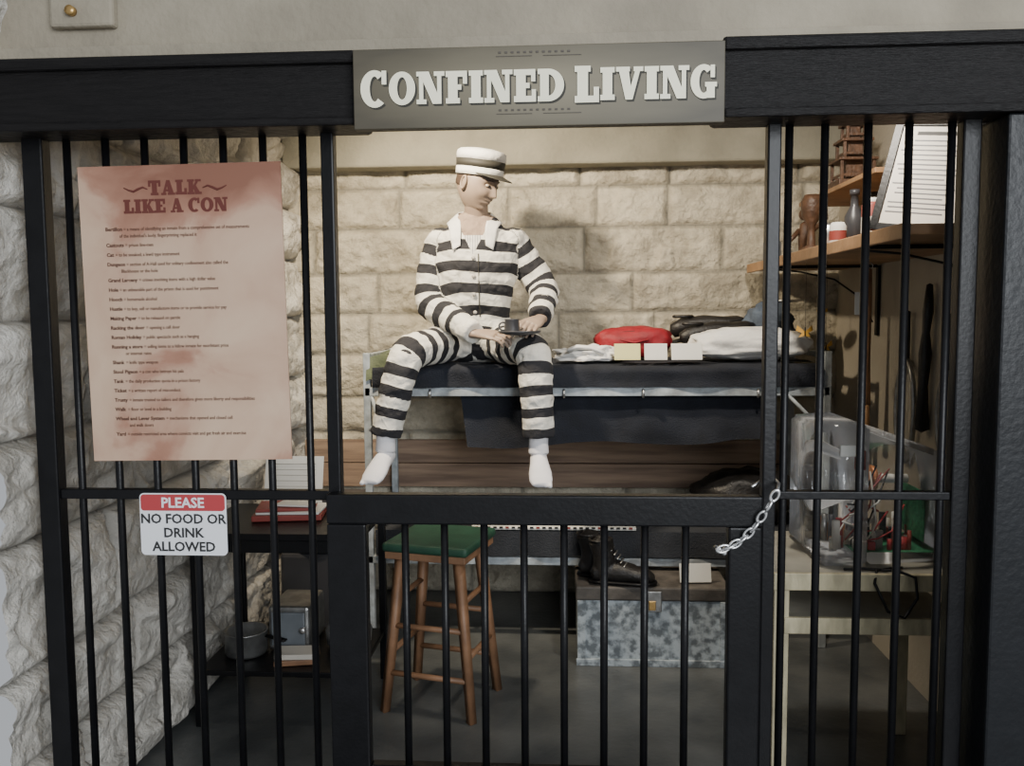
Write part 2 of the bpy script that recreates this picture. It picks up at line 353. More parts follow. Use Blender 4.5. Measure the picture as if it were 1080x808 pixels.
stone('wall_back',(-1.46,4.52,0),(1,0,0),(0,-1,0),2.9,2.56,[.205,.235,.21,.225,.19,.23,.215],ST_B,.034,step=.011,seed=3,wid=(.34,.75))
stone('wall_left',(-1.46,4.56,0),(0,-1,0),(1,0,0),2.55,2.56,[.30,.26,.34,.28,.31],ST_L,.064,step=.012,seed=11,wid=(.5,.95),fs_=(3,4.5))
B().bx(1.40,1.50,2.16,4.56,0,2.56,PLAST,bev=0).out('wall_right')
B().bx(-1.6,1.6,1.0,4.6,-.06,0,FLOOR,bev=0).out('floor')
B().bx(-1.6,1.6,2.25,4.6,2.56,2.62,CEIL,bev=0).out('ceiling')
w=B(); w.bx(-1.6,1.6,2.10,2.25,2.125,2.75,CONC,bev=0); w.bx(-1.6,1.6,2.06,2.10,2.11,2.155,CONC); w.out('wall_front')
w=B(); w.box((-1.17,2.085,2.255),(.16,.03,.10),CONC,bev=.008)
w.cyl((-1.19,2.07,2.24),(-1.19,2.055,2.24),.012,BRASS); w.out('anchor_plate')
B().bx(-1.44,1.42,4.36,4.50,2.25,2.50,CONCB,bev=.012).out('trim_beam')
w=B(); w.bx(-1.38,1.33,4.44,4.475,.59,.715,PLANK); w.bx(-1.38,1.33,4.44,4.475,.72,.84,PLANK); w.out('trim_plank')

# ------------------------------------------------------------------ bars & header
w=B(); w.bx(-1.44,-.467,1.99,2.13,1.942,2.104,BLKW,bev=.012); w.bx(.348,1.16,1.99,2.13,1.942,2.112,BLKW,bev=.012)
w.bx(-.48,.36,2.02,2.13,1.95,2.10,BLKW,bev=.01)
w.bx(-1.44,-.475,1.975,1.995,2.076,2.106,BLKW,bev=.008); w.bx(.355,1.16,1.975,1.995,2.084,2.114,BLKW,bev=.008)
w.bx(-1.44,-.478,1.98,1.995,1.938,1.958,BLKW,bev=.005); w.bx(.36,1.16,1.98,1.995,1.938,1.958,BLKW,bev=.005); w.out('header_beam')
w=B(); w.bx(.988,1.16,2.0,2.14,0,1.94,BLKJ,bev=.006); w.bx(1.16,1.42,2.03,2.14,0,1.94,BLKJ); w.out('door_jamb')
ti=empty('title_sign')
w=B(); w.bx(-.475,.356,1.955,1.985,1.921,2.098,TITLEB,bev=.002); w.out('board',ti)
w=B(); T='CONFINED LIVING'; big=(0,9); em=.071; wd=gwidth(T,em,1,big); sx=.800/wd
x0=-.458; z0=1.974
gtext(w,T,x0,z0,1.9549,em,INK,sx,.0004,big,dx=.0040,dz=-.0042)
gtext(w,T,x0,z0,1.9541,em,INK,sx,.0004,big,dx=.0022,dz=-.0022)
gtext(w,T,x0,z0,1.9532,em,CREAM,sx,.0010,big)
for zz in (2.074,1.948):
    w.bx(-.15,-.07,1.9535,1.955,zz,zz+.0014,TITLED,0); w.bx(-.045,.04,1.9535,1.955,zz,zz+.0014,TITLED,0)
    for k in range(12): w.bx(-.145+k*.014,-.139+k*.014,1.9535,1.955,zz+.007,zz+.011,TITLED,0)
w.out('letters',ti)

jb=empty('jail_bars')
w=B()
w.bx(-1.345,-1.292,2.08,2.12,0,1.95,BLK,bev=.004); w.bx(-.592,-.560,2.085,2.12,0,1.95,BLK,bev=.004)
w.bx(-1.292,-.592,2.088,2.116,1.035,1.06,BLK); w.bx(-1.292,-.592,2.088,2.116,.20,.23,BLK)
for i in range(7): w.cyl((-1.24+.1*i,2.102,.02),(-1.24+.1*i,2.102,1.96),.0095,BLK)
w.out('panel_left',jb)
w=B()
w.bx(.482,.514,2.085,2.12,0,1.96,BLK,bev=.004); w.bx(.928,.970,2.08,2.12,0,1.96,BLK,bev=.004)
w.bx(.50,.93,2.088,2.116,1.045,1.065,BLK); w.bx(.50,.93,2.088,2.116,.2,.23,BLK)
for x in (.535,.618,.718,.812,.910): w.cyl((x,2.102,.02),(x,2.102,1.96),.0095,BLK)
w.out('panel_right',jb)
w=B()
w.bx(-.588,.476,2.045,2.083,.985,1.06,BLK,bev=.005)
w.bx(-.588,-.49,2.045,2.083,.12,.985,BLK,bev=.005); w.bx(.395,.474,2.045,2.083,.12,.985,BLK,bev=.005)
w.bx(-.49,.40,2.048,2.08,.28,.365,BLK,bev=.004)
for i in range(8): w.cyl((-.395+.0985*i,2.064,.30),(-.395+.0985*i,2.064,1.0),.0095,BLK)
w.out('jail_gate')

# poster
po=empty('poster')
w=B(); PM=Matrix.Translation((-.947,0,1.51))@Matrix.Rotation(rad(.7),4,'Y').inverted()@Matrix.Translation((.947,0,-1.51))
bmx=bmesh.new(); bmesh.ops.create_cube(bmx,size=1); bmesh.ops.scale(bmx,vec=(.512,.005,.735),verts=bmx.verts)
w.bm(bmx,POST,PM@Matrix.Translation((-.942,2.083,1.506)))
w.out('sheet',po)
w=B()
t='TALK';e_=.036; gtext(w,t,-.952-gwidth(t,e_,.95)/2,1.800,2.080,e_,MAROON,.95,.0006,M0=PM)
t='LIKE A CON'; e_=.034; gtext(w,t,-.952-gwidth(t,e_,.93)/2,1.757,2.080,e_,MAROON,.93,.0006,M0=PM)
for sgn in (-1,1):
    w.tube([PM@V((-.952+sgn*(.07+.012*k),2.0795,1.815+.005*math.sin(k*1.5))) for k in range(6)],[.0012,.0022,.0028,.0028,.002,.001],MAROON,6)
L=[("Bertillon","= a means of identifying an inmate from a comprehensive set of measurements",0),("","of the individual's body; fingerprinting replaced it",1),("Castouts","= prison line-men",0),("Cat","= to be sneaked; a lewd type instrument",0),("Dungeon","= section of A-Hall used for solitary confinement also called the",0),("","Blackhouse or the hole",1),("Grand Larceny","= crimes involving items with a high dollar value",0),("Hole","= an unbearable part of the prison that is used for punishment",0),("Hooch","= homemade alcohol",0),("Hustle","= to buy, sell or manufacture items or to provide service for pay",0),("Making Paper","= to be released on parole",0),("Racking the door","= opening a cell door",0),("Roman Holiday","= public spectacle such as a hanging",0),("Running a store","= selling items to a fellow inmate for exorbitant price",0),("","or interest rates",1),("Shank","= knife type weapon",0),("Stool Pigeon","= a con who betrays his pals",0),("Tank","= the daily production quota in a prison factory",0),("Ticket","= a written report of misconduct",0),("Trusty","= inmate trusted to tailors and therefore given more liberty and responsibilities",0),("Walk","= floor or level in a building",0),("Wheel and Lever System","= mechanisms that opened and closed cell",0),("","and walk doors",1),("Yard","= outside restricted area where convicts visit and get fresh air and exercise",0)]
z=1.715
for a,t,ind in L:
    if ind: z+=.007
    M=PM@Matrix.Translation((-1.135,2.0802,z))@FACE_Y; dx=0
    if a: dx=w.text(a,M,.0125,PINK,bold=.00035)+.004
    w.text(t,M@Matrix.Translation((dx+(.035 if ind else 0),0,0)),.0122,PINK,bold=.0001,sx_=.82)
    z-=.0237 if not ind else .0225
w.out('lettering',po)
# warning sign
ws=empty('warning_sign')
def rrect(x0,x1,z0,z1,r_,n=6):
    P=[]
    for cx,cz,a0 in ((x1-r_,z1-r_,0),(x0+r_,z1-r_,90),(x0+r_,z0+r_,180),(x1-r_,z0+r_,270)):
        for k in range(n+1): a=rad(a0+90*k/n); P.append((cx+r_*math.cos(a),cz+r_*math.sin(a)))
    return P
w=B(); w.poly(rrect(-1.080,-.855,.893,1.053,.012),Matrix.Translation((0,2.084,0))@FACE_Y,.003,SIGNW)
w.poly(rrect(-1.077,-.858,1.008,1.050,.009),Matrix.Translation((0,2.081,0))@FACE_Y,.0008,SIGNR); w.out('plate',ws)
w=B()
for t,z,s_,m_ in (("PLEASE",1.017,.036,SIGNW),("NO FOOD OR",.976,.0345,SIGNK),("DRINK",.940,.0345,SIGNK),("ALLOWED",.904,.0345,SIGNK)):
    w.text(t,Matrix.Translation((-.9675,2.0800,z))@FACE_Y,s_,m_,bold=.0008,align='CENTER')
w.out('lettering',ws)

# chain
w=B(); P=[]
for k in range(40):
    t=k/39; P.append(V((.505-.135*t,2.028+.004*math.sin(t*3),1.08-.145*t-.035*math.sin(math.pi*t))))
N=9
for k in range(N):
    a=P[int(k*39/N)];c=P[min(39,int((k+1)*39/N))]; d=(c-a).normalized()
    up=V((0,1,0)); s_=d.cross(up).normalized(); up=s_.cross(d)
    if k%2: s_,up=up,-s_
    M=Matrix((d,s_,up)).transposed().to_4x4()
    w.torus((a+c)/2,.010,.0034,STEEL,M,18,8,(1.45,.85))
w.tube([(.505,2.03,1.08),(.515,2.06,1.09),(.52,2.13,1.09),(.49,2.14,1.08),(.465,2.12,1.07)],.004,STEEL,8)
w.tube([(.372,2.03,.935),(.36,2.04,.94),(.385,2.03,.925)],.006,STEEL,8)
w.out('chain')

# ------------------------------------------------------------------ bunk
w=B()
for (y0,y1) in ((3.79,3.825),(4.385,4.415)):
    w.bx(-.90,1.16,y0,y1,1.135,1.175,PALE); w.bx(-.90,1.16,y0,y1,.365,.40,PALE)
    for x in (-.905,1.135): w.bx(x,x+.032,y0,y1,0,1.33,PALE)
for x in (-.905,1.135):
    w.bx(x,x+.03,3.82,4.39,1.14,1.17,PALE); w.bx(x,x+.03,3.82,4.39,.365,.395,PALE); w.bx(x,x+.03,3.82,4.39,1.30,1.325,PALE)
for i in range(9): w.bx(-.7+.22*i,-.68+.22*i,3.82,4.39,1.14,1.15,PALE); w.bx(-.7+.22*i,-.68+.22*i,3.82,4.39,.37,.38,PALE)
w.tube([(-.87,3.80,1.14),(-.84,3.80,1.02),(-.83,3.80,.8)],.009,PALE,8)
w.tube([(-.88,3.795,.98),(-.72,3.795,1.14)],.008,PALE,8)
w.tube([(1.14,3.795,.98),(.98,3.795,1.14)],.008,PALE,8)
for x in (-.6,0.0,.35,.85): w.tube([(x,3.785,1.165),(x,3.775,1.15),(x,3.785,1.13)],.006,STEEL,6)
w.out('bunk_bed')
def mattress(name,x0,x1,y0,y1,z0,z1,mt,amp=.012,seed=0):
    b_=B(); bm=bmesh.new(); bmesh.ops.create_cube(bm,size=1); bmesh.ops.subdivide_edges(bm,edges=bm.edges[:],cuts=14,use_grid_fill=True)
    bmesh.ops.scale(bm,vec=(x1-x0,y1-y0,z1-z0),verts=bm.verts)
    c=V(((x0+x1)/2,(y0+y1)/2,(z0+z1)/2)); hx,hy,hz=(x1-x0)/2,(y1-y0)/2,(z1-z0)/2; r_=min(.04,hz*.8)
    for v in bm.verts:
        q=V((max(-hx+r_,min(hx-r_,v.co.x)),max(-hy+r_,min(hy-r_,v.co.y)),max(-hz+r_,min(hz-r_,v.co.z))))
        d=v.co-q
        if d.length>1e-5: v.co=q+d.normalized()*r_
        k=noise.noise(v.co*5+V((seed,0,0)))
        if v.co.z>-hz+.01: v.co.z+=amp*k; v.co.y+=amp*.6*noise.noise(v.co*6+V((3,seed,0)))
    b_.bm(bm,mt,Matrix.Translation(c),True); return b_.out(name)
mattress('mattress',-.87,1.13,3.83,4.38,1.176,1.265,NAVY,.005)
mattress('mattress',-.87,1.13,3.83,4.38,.402,.515,CHARC,.006,seed=4)
w=B(); w.grid(lambda u,v:(-.86+1.98*u,3.775+.012*math.sin(u*40)*v-.01*noise.noise(V((u*9,v*2,0)))+(0 if v>.15 else .06*(1-v/.15)),1.276-.10*v+.006*noise.noise(V((u*14,1,0)))),80,8,NAVY)
w.grid(lambda u,v:(-.86+1.98*u,3.835+.5*v,1.279+.006*noise.noise(V((u*12,v*4,2)))),80,12,NAVY); w.out('navy_blanket')
w=B(); w.grid(lambda u,v:(-.47+1.36*u+.03*v*(1-u),3.852+.03*noise.noise(V((u*9,v*1.5,4)))*v-.02*v,1.13-(.23-.03*u+.012*math.sin(u*11))*v),90,16,NAVY); w.out('hanging_blanket')
w=B(); w.grid(lambda u,v:(-.86+1.98*u,3.78-.008*math.sin(u*50)*v,.525-.115*v),80,6,CHARC); w.out('charcoal_blanket')
w=B(); w.grid(lambda u,v:(-.89+.22*u,3.80+.45*v,1.300+.05*math.sin(math.pi*u)*(.6+.5*noise.noise(V((u*4,v*6,1))))),16,24,OLIVE)
w.grid(lambda u,v:(-.89+.16*u,3.80-.02*v,1.305+.02*math.sin(math.pi*u)-.10*v),12,8,OLIVE); w.out('olive_blanket')
w=B(); w.box((-.05,3.90,.533),(.75,.16,.012),PAPER,(6,0,0))
for i in range(26): w.box((-.40+.028*i,3.818,.531),(.016,.002,.009),REDB if i%5==0 else SIGNK,(6,0,0),0)
w.out('printed_towel')

def lump(c,r_,mt,amp=.15,fr=4,seed=0,flatz=None,M=None,nu=40,nv=28,pw=1):
    def fn(p,d):
        q=V([math.copysign(abs(x)**pw,x) for x in d]) if pw!=1 else d
        p=V((q.x*r_[0],q.y*r_[1],q.z*r_[2]))
        k=1+amp*noise.noise(d*fr+V((seed,seed*2,0)))+amp*.5*noise.noise(d*fr*2.5+V((seed,1,0)))
        p=p*k
        if flatz is not None and p.z<flatz: p.z=flatz
        return p
    b_=B(); b_.ball(c,1,mt,M,nu,nv,fn); return b_
Z0=1.286
w=lump((.12,3.93,Z0+.022),(.150,.10,.045),WHITE,.35,3,1,-.02,nu=60,nv=40)
w.tube([(.02,3.86,Z0+.05),(.06,3.85,Z0+.065),(.12,3.86,Z0+.06),(.18,3.85,Z0+.035)],[(.012,.03)]*4,WHITE,12); w.out('folded_towel')
w=lump((.33,4.12,Z0+.078),(.185,.085,.074),RED,.12,2,5,-.074,pw=.72)
w.tube([(.18,4.07,Z0+.105),(.25,4.06,Z0+.125),(.33,4.055,Z0+.13),(.41,4.06,Z0+.125),(.48,4.07,Z0+.10)],.003,LEATH,6)
w.tube([(.25,4.08,Z0+.13),(.27,4.035,Z0+.09),(.33,4.03,Z0+.078),(.39,4.035,Z0+.09),(.41,4.08,Z0+.13)],.006,RED,8)
w.out('red_bag')
def shoe(x,y,z,a,b_,s=1.25):
    M=Matrix.Translation((x,y,z))@Matrix.Rotation(rad(a),4,'Z')@Matrix.Rotation(rad(b_),4,'Y')@Matrix.Scale(s,4); T=lambda *p:M@V(p)
    w=B(); w.tube([T(-.12,0,.05),T(-.08,0,.055),T(0,0,.048),T(.07,0,.034),T(.12,0,.028),T(.145,0,.022)],[(.034,.028),(.045,.036),(.042,.038),(.030,.042),(.025,.038),(.014,.022)],LEATH,24,up=(0,0,1))
    w.tube([T(-.14,0,.010),T(-.10,0,.010),T(0,0,.008),T(.08,0,.008),T(.15,0,.008)],[(.009,.025),(.010,.036),(.008,.034),(.008,.044),(.007,.022)],BLK,16,up=(0,0,1))
    w.torus(T(-.07,0,.092),.034,.008,LEATH,Matrix.Rotation(rad(a),4,'Z'),20,8,(1.3,.8)); w.out('leather_shoe')
shoe(.735,4.15,Z0+.07,12,-16,1.35); shoe(.71,4.29,Z0+.10,5,-14,1.35)
lump((.85,3.95,Z0+.072),(.27,.12,.074),WHITE,.13,2.2,6,-.07,pw=.78,nu=90,nv=50).out('pillow')
lump((1.0,4.25,Z0+.13),(.12,.09,.14),DENIM,.25,3,3,-.12).out('denim_bundle')
for i,(x,mt,wd) in enumerate(((.25,YEL,.115),(.375,PAPER,.10),(.51,PAPER,.135))):
    w=B(); w.box((x+.03,3.80,Z0+.045),(wd,.003,.075),mt,(-18,0,0),.001)
    for k in range(4): w.box((x+.03,3.7955+.0035*k*1.6-.004,Z0+.022+.0145*k),(wd*.75,.0008,.002),TIN,(-18,0,0),0)
    w.out('label_card')
lump((.86,4.05,.64),(.25,.16,.13),LEATH,.15,2,4,-.115).out('duffel_bag')

# ------------------------------------------------------------------ trunk + boots
w=B(); w.bx(.055,.69,3.56,3.97,.012,.285,TRUNK,bev=.008); w.bx(.048,.697,3.553,3.977,.285,.345,TRUNKT,bev=.008)
for x in (.055,.655): w.bx(x,x+.035,3.552,3.562,.012,.285,TRUNK,bev=.002)
w.bx(.05,.695,3.55,3.56,.0,.03,TRUNK,bev=.002); w.bx(.33,.41,3.545,3.556,.24,.33,TIN,bev=.004); w.bx(.355,.385,3.538,3.548,.25,.29,BRASS,bev=.003)
w.out('footlocker_trunk')
def boot(ox,oy,oz,ang):
    M=Matrix.Translation((ox,oy,oz))@Matrix.Rotation(rad(ang),4,'Z')
    def T(p): return M@V(p)
    b1=B(); b1.tube([T((0,0,.05)),T((.0,0,.12)),T((-.01,0,.165)),T((-.015,0,.185))],[(.045,.04),(.048,.042),(.052,.047),(.054,.05)],LEATH,20,up=T((1,0,0))-T((0,0,0)))
    b1.tube([T((-.045,0,.045)),T((0,0,.048)),T((.06,0,.05)),T((.13,0,.042)),T((.185,0,.036)),T((.21,0,.03))],[(.034,.036),(.042,.038),(.046,.043),(.036,.048),(.03,.044),(.016,.03)],LEATH,20,up=(0,0,1))
    o=remesh(b1,'upper',.005,5)
    o.data.materials.clear(); o.data.materials.append(LEATH)
    s=B(); s.tube([T((-.06,0,.011)),T((-.03,0,.011)),T((.05,0,.011)),T((.13,0,.011)),T((.19,0,.011)),T((.222,0,.011))],[(.010,.03),(.011,.042),(.011,.044),(.011,.052),(.011,.046),(.010,.02)],BLK,16,up=(0,0,1))
    for k in range(6):
        x=.085-.0135*k; z=.088+.017*k
        s.tube([T((x+.0,-.03,z-.008)),T((x+.012,0,z+.004)),T((x,.03,z-.008))],.003,TIN,6)
    s.torus(T((-.016,0,.19)),.047,.006,LEATH,Matrix.Rotation(rad(ang),4,'Z'))
    return o,s
bp_=empty('work_boots')
for i,(x,y,a) in enumerate(((.12,3.70,-14),(.17,3.605,-6))):
    o,s=boot(x,y,.347,a); o.name='boot_upper_%d'%i; o.parent=bp_; s.out('boot_sole_%d'%i,bp_)
w=B(); w.box((.56,3.62,.39),(.135,.003,.08),PAPER,(-15,0,4),.001)
for k in range(4): w.box((.56,3.6135+.004*k,.365+.0145*k),(.10,.0008,.002),TIN,(-15,0,4),0)
w.out('label_card')

# ------------------------------------------------------------------ stool
w=B(); c=V((-.475,3.20,0))
def S(p): return Matrix.Translation(c)@Matrix.Rotation(rad(-14),4,'Z')@V(p)
w.box(c+V((0,0,.640)),(.34,.34,.035),GREEN,(0,0,-14),.014,4); w.box(c+V((0,0,.609)),(.32,.32,.028),STOOLW,(0,0,-14),.004)
FT={}
for sx_ in (-1,1):
    for sy in (-1,1):
        a=S((sx_*.115,sy*.11,.605)); b_=S((sx_*.175,sy*.15,0)); FT[(sx_,sy)]=(a,b_)
        w.tube([a,b_],[.023,.019],STOOLW,4,round_=False)
def lp(k,t): a,b_=FT[k]; return a.lerp(b_,t)
for t,pairs in ((.45,(((-1,-1),(1,-1)),((-1,1),(1,1)))),(.62,(((-1,-1),(-1,1)),((1,-1),(1,1)))),(.75,(((-1,-1),(1,-1)),((-1,1),(1,1)))),(.28,(((-1,-1),(-1,1)),((1,-1),(1,1))))):
    for p,q in pairs: w.cyl(lp(p,t),lp(q,t),.011,STOOLW,n=10)
w.out('stool')

# ------------------------------------------------------------------ left table & things
w=B(); w.bx(-1.36,-.72,2.93,3.42,.70,.725,BLK); w.bx(-1.34,-.74,2.95,3.40,.19,.21,BLK); w.bx(-1.34,-.74,2.95,2.965,.65,.70,BLK); w.bx(-1.34,-.74,3.385,3.40,.65,.70,BLK)
for x in (-1.35,-.76):
    for y in (2.94,3.38): w.bx(x,x+.028,y,y+.028,0,.70,BLK)
w.out('side_table')
w=B(); w.box((-1.06,3.2,.738),(.26,.18,.022),REDB,(0,0,8)); w.box((-1.05,3.2,.755),(.24,.17,.010),PAPER,(0,0,3)); w.box((-1.07,3.2,.767),(.22,.16,.012),REDB,(0,0,12)); w.box((-1.03,3.19,.779),(.14,.10,.008),PAPER,(0,0,-6))
w.out('book_stack')
w=B(); w.box((-1.10,3.375,.83),(.24,.004,.2),PAPER,(-14,0,0),.001)
for k in range(7): w.box((-1.10,3.352+.0055*k,.765+.022*k),(.18,.001,.002),TIN,(-14,0,0),0)
w.out('framed_note')
w=B(); w.lathe((-1.22,3.12,.212),[(0,0),(.075,0),(.08,.01),(.08,.085),(.085,.09),(.076,.09),(.074,.01),(0,.01)],TIN); w.tube([(-1.14,3.12,.28),(-1.05,3.06,.285)],[(.006,.012),(.006,.014)],BLK); w.out('cooking_pot')
w=B(); kx=-.84; w.lathe((kx,3.2,.212),[(0,0),(.07,0),(.085,.02),(.09,.07),(.07,.12),(.03,.14),(.012,.145),(.012,.16),(0,.165)],STEEL); w.tube([(kx-.07,3.2,.33),(kx-.06,3.2,.40),(kx,3.2,.43),(kx+.05,3.2,.40),(kx+.06,3.2,.33)],.007,BLK); w.tube([(kx-.01,3.12,.27),(kx-.015,3.07,.31),(kx-.02,3.05,.34)],[.018,.012,.009],STEEL); w.out('kettle')
w=B(); w.box((-1.06,3.25,.30),(.16,.22,.17),TIN,(0,0,0),.012); w.box((-1.06,3.135,.30),(.13,.01,.13),MARB,bev=.004); w.cyl((-1.0,3.135,.30),(-1.0,3.115,.30),.012,STEEL); w.out('toaster_oven')
w=B(); w.box((-1.0,3.05,.2215),(.16,.10,.02),STOOLW,(0,0,12)); w.box((-1.0,3.05,.2425),(.15,.095,.02),BEIGEP,(0,0,5)); w.out('cigar_box')
w=B(); w.bx(-1.30,-.95,3.75,4.1,.0,.42,TVDARK,bev=.02); w.lathe((-1.12,3.9,.42),[(0,.0),(.15,0),(.17,.02),(.17,.04),(.13,.05),(.10,.02),(0,0)],MARB); w.bx(-1.28,-.97,4.1,4.25,0,.62,TVDARK,bev=.03); w.out('cell_toilet')

# ------------------------------------------------------------------ right bench
w=B(); w.bx(.63,1.22,2.55,3.05,.695,.722,PLY); w.bx(.625,1.225,2.535,2.552,.672,.724,BENCH)
w.bx(.66,1.22,2.56,3.03,.545,.56,PLY); w.bx(.66,1.20,2.545,2.562,.535,.585,BENCH)
for x,y in ((.63,2.55),(1.165,2.555),(.63,3.0),(1.165,3.0)): w.bx(x,x+.045,y,y+.045,0,.695,BENCH,bev=.003)
w.out('workbench')
tv=empty('clear_television')
def hull(bd,F,Bk,mt):
    vs=F+Bk; n=len(F); fs=[list(range(n-1,-1,-1)),list(range(n,2*n))]+[[i,(i+1)%n,n+(i+1)%n,n+i] for i in range(n)]
    bm=bmesh.new(); vv=[bm.verts.new(p) for p in vs]
    for f in fs: bm.faces.new([vv[i] for i in f])
    bmesh.ops.recalc_face_normals(bm,faces=bm.faces); bmesh.ops.bevel(bm,geom=bm.edges[:],offset=.012,segments=3,affect='EDGES'); bd.bm(bm,mt,None,True)
w=B()
hull(w,[(.78,2.60,.725),(.78,2.98,.725),(.78,2.98,1.15),(.78,2.60,1.15)],[(.92,2.60,.725),(.92,2.98,.725),(.92,2.98,1.16),(.92,2.60,1.16)],CLEAR)
hull(w,[(.925,2.61,.728),(.925,2.97,.728),(.925,2.97,1.14),(.925,2.61,1.14)],[(1.18,2.64,.735),(1.18,2.94,.735),(1.18,2.94,1.06),(1.18,2.64,1.06)],CLEAR)
for k in range(7): w.box((.99+.025*k,2.79,1.12-.009*k),(.006,.2,.02),CLEAR,(0,0,0),.001)
w.out('housing',tv)
w=B()
w.tube([(.80,2.81,.97),(.83,2.81,.97),(.91,2.81,.965),(.98,2.81,.96),(1.01,2.81,.96)],[(.115,.12),(.115,.12),(.08,.09),(.03,.03),(.018,.018)],CLEAR,24,up=(0,0,1))
w.tube([(1.01,2.81,.96),(1.11,2.81,.96)],.015,PAPER,16); w.torus((.975,2.81,.96),.042,.014,COPPER,Matrix.Rotation(rad(90),4,'Y')); w.torus((1.0,2.81,.96),.032,.011,COPPER,Matrix.Rotation(rad(90),4,'Y'))
w.box((1.03,2.79,.755),(.26,.24,.004),GREENP); w.box((1.12,2.79,.86),(.004,.2,.16),GREENP)
for i in range(44):
    x=random.uniform(.83,1.13);y=random.uniform(2.67,2.90);h_=random.uniform(.02,.09)
    m_=random.choice([TIN,BEIGEP,STEEL,REDB,PAPER,COPPER,SIGNR,TVDARK])
    if i%2: w.cyl((x,y,.757),(x,y,.757+h_),random.uniform(.006,.014),m_,n=12)
    else: w.box((x,y,.757+h_/2),(.02,.014,h_),m_,bev=.001)
for i in range(16):
    p=V((random.uniform(.82,.95),random.uniform(2.64,2.7),random.uniform(.76,.92))); q=V((random.uniform(.93,1.1),random.uniform(2.68,2.75),random.uniform(.85,1.02)))
    mm=(p+q)/2+V((random.uniform(-.03,.03),-.02,random.uniform(-.06,.04))); w.tube([p,p.lerp(mm,.6)+V((0,0,-.01)),mm,q],.003,[REDB,PAPER,BLK,BEIGEP,SIGNR][i%5],6)
w.box((.83,2.625,.82),(.022,.015,.09),BEIGEP); w.box((.86,2.62,1.08),(.05,.012,.035),PAPER); w.box((.90,2.63,1.05),(.03,.02,.06),REDB)
w.out('electronics',tv)
w=B(); w.tube([(1.02,2.595,.728),(.99,2.585,.7285),(.93,2.555,.730),(.915,2.525,.70),(.95,2.51,.62),(1.0,2.515,.60),(1.035,2.515,.66),(1.03,2.52,.72),(.99,2.55,.731),(.9,2.575,.729),(.84,2.57,.729)],.0045,BLK,8); w.out('power_cable')

# ------------------------------------------------------------------ shelf right
SZ=1.735
w=B(); w.bx(.93,1.39,2.42,4.42,SZ-.025,SZ+.005,OAK,bev=.004); w.bx(.925,.94,2.42,4.42,SZ-.035,SZ+.008,OAK,bev=.003)
w.bx(1.12,1.39,3.2,4.2,2.0,2.02,OAK); w.out('wall_shelf')
w=B()
for y in (2.75,3.9):
    w.tube([(.95,y,SZ-.045),(1.05,y,SZ-.055),(1.2,y,SZ-.09),(1.3,y,SZ-.16),(1.37,y,SZ-.28)],[(.004,.012)]*5,BLK,8,up=(0,0,1)); w.bx(.95,1.385,y-.012,y+.012,SZ-.04,SZ-.027,BLK); w.bx(1.385,1.397,y-.015,y+.015,SZ-.34,SZ-.03,BLK)
w.out('shelf_bracket')
w=B(); FM=Matrix.Translation((1.20,2.93,SZ+.208))@Matrix.Rotation(rad(-35),4,'Z')@Matrix.Rotation(rad(-14),4,'X')@Matrix.Rotation(rad(9),4,'Y')
def fbox(c_,d_,m_):
    bm=bmesh.new(); bmesh.ops.create_cube(bm,size=1); bmesh.ops.scale(bm,vec=d_,verts=bm.verts); bmesh.ops.translate(bm,vec=c_,verts=bm.verts); w.bm(bm,m_,FM)
fbox((0,0,0),(.26,.006,.36),BEIGEP)
for x in (-.133,.133): fbox((x,0,0),(.024,.020,.39),BLK)
for z in (-.183,.183): fbox((0,0,z),(.290,.020,.024),BLK)
fbox((0,-.0035,.145),(.14,.001,.012),SIGNK)
for k in range(16): fbox((random.uniform(-.02,.0),-.0035,.12-.0165*k),(.18 if k%4 else .12,.001,.0045),BLUEB)
w.out('certificate_frame')
z=SZ+.006
w=B(); w.lathe((1.06,3.05,z),[(0,0),(.033,0),(.033,.002),(.033,.125),(.028,.135),(0,.135)],REDB); w.lathe((1.06,3.05,z),[(.0335,.03),(.0335,.085)],PAPER); w.lathe((1.06,3.05,z),[(.02,.135),(.02,.15),(0,.15)],PAPER); w.out('spray_can')
w=B(); w.lathe((1.10,3.35,z),[(0,0),(.035,0),(.035,.12),(.015,.16),(.014,.2),(.018,.2),(.018,.22),(0,.22)],TVDARK); w.out('glass_bottle')
w=B(); w.lathe((1.02,3.4,z),[(0,0),(.03,0),(.03,.09),(.02,.1),(0,.1)],STEEL); w.out('metal_tumbler')
w=B(); w.lathe((1.04,3.7,z),[(0,0),(.05,0),(.05,.02),(.018,.04),(.014,.12),(.04,.16),(.045,.22),(.03,.25),(0,.25)],CARV); w.out('carved_lamp')
w=B()
w.box((1.10,4.0,z+.011),(.10,.10,.02),CARV); w.tube([(1.10,4.0,z+.02),(1.10,4.0,z+.1),(1.09,3.99,z+.16)],[.03,.035,.02],CARV); w.ball((1.09,3.98,z+.2),.028,CARV); w.tube([(1.13,4.0,z+.13),(1.18,3.97,z+.18),(1.17,3.95,z+.25)],[.012,.01,.008],CARV); w.tube([(1.07,4.0,z+.13),(1.02,3.97,z+.08)],[.012,.009],CARV); w.out('carved_figurine')
w=B(); w.lathe((.99,4.17,z),[(0,0),(.04,0),(.042,.01),(.042,.09),(.03,.105),(.03,.12),(0,.12)],MARB); w.lathe((.99,4.17,z),[(.033,.12),(.033,.14),(0,.14)],BRASS); w.out('glass_jar')
w=B(); w.lathe((1.20,3.42,z),[(0,0),(.034,0),(.034,.12),(.014,.16),(.014,.20),(.017,.20),(.017,.22),(0,.22)],LEATH); w.lathe((1.20,3.42,z),[(.0345,.03),(.0348,.09)],YEL); w.out('glass_bottle')
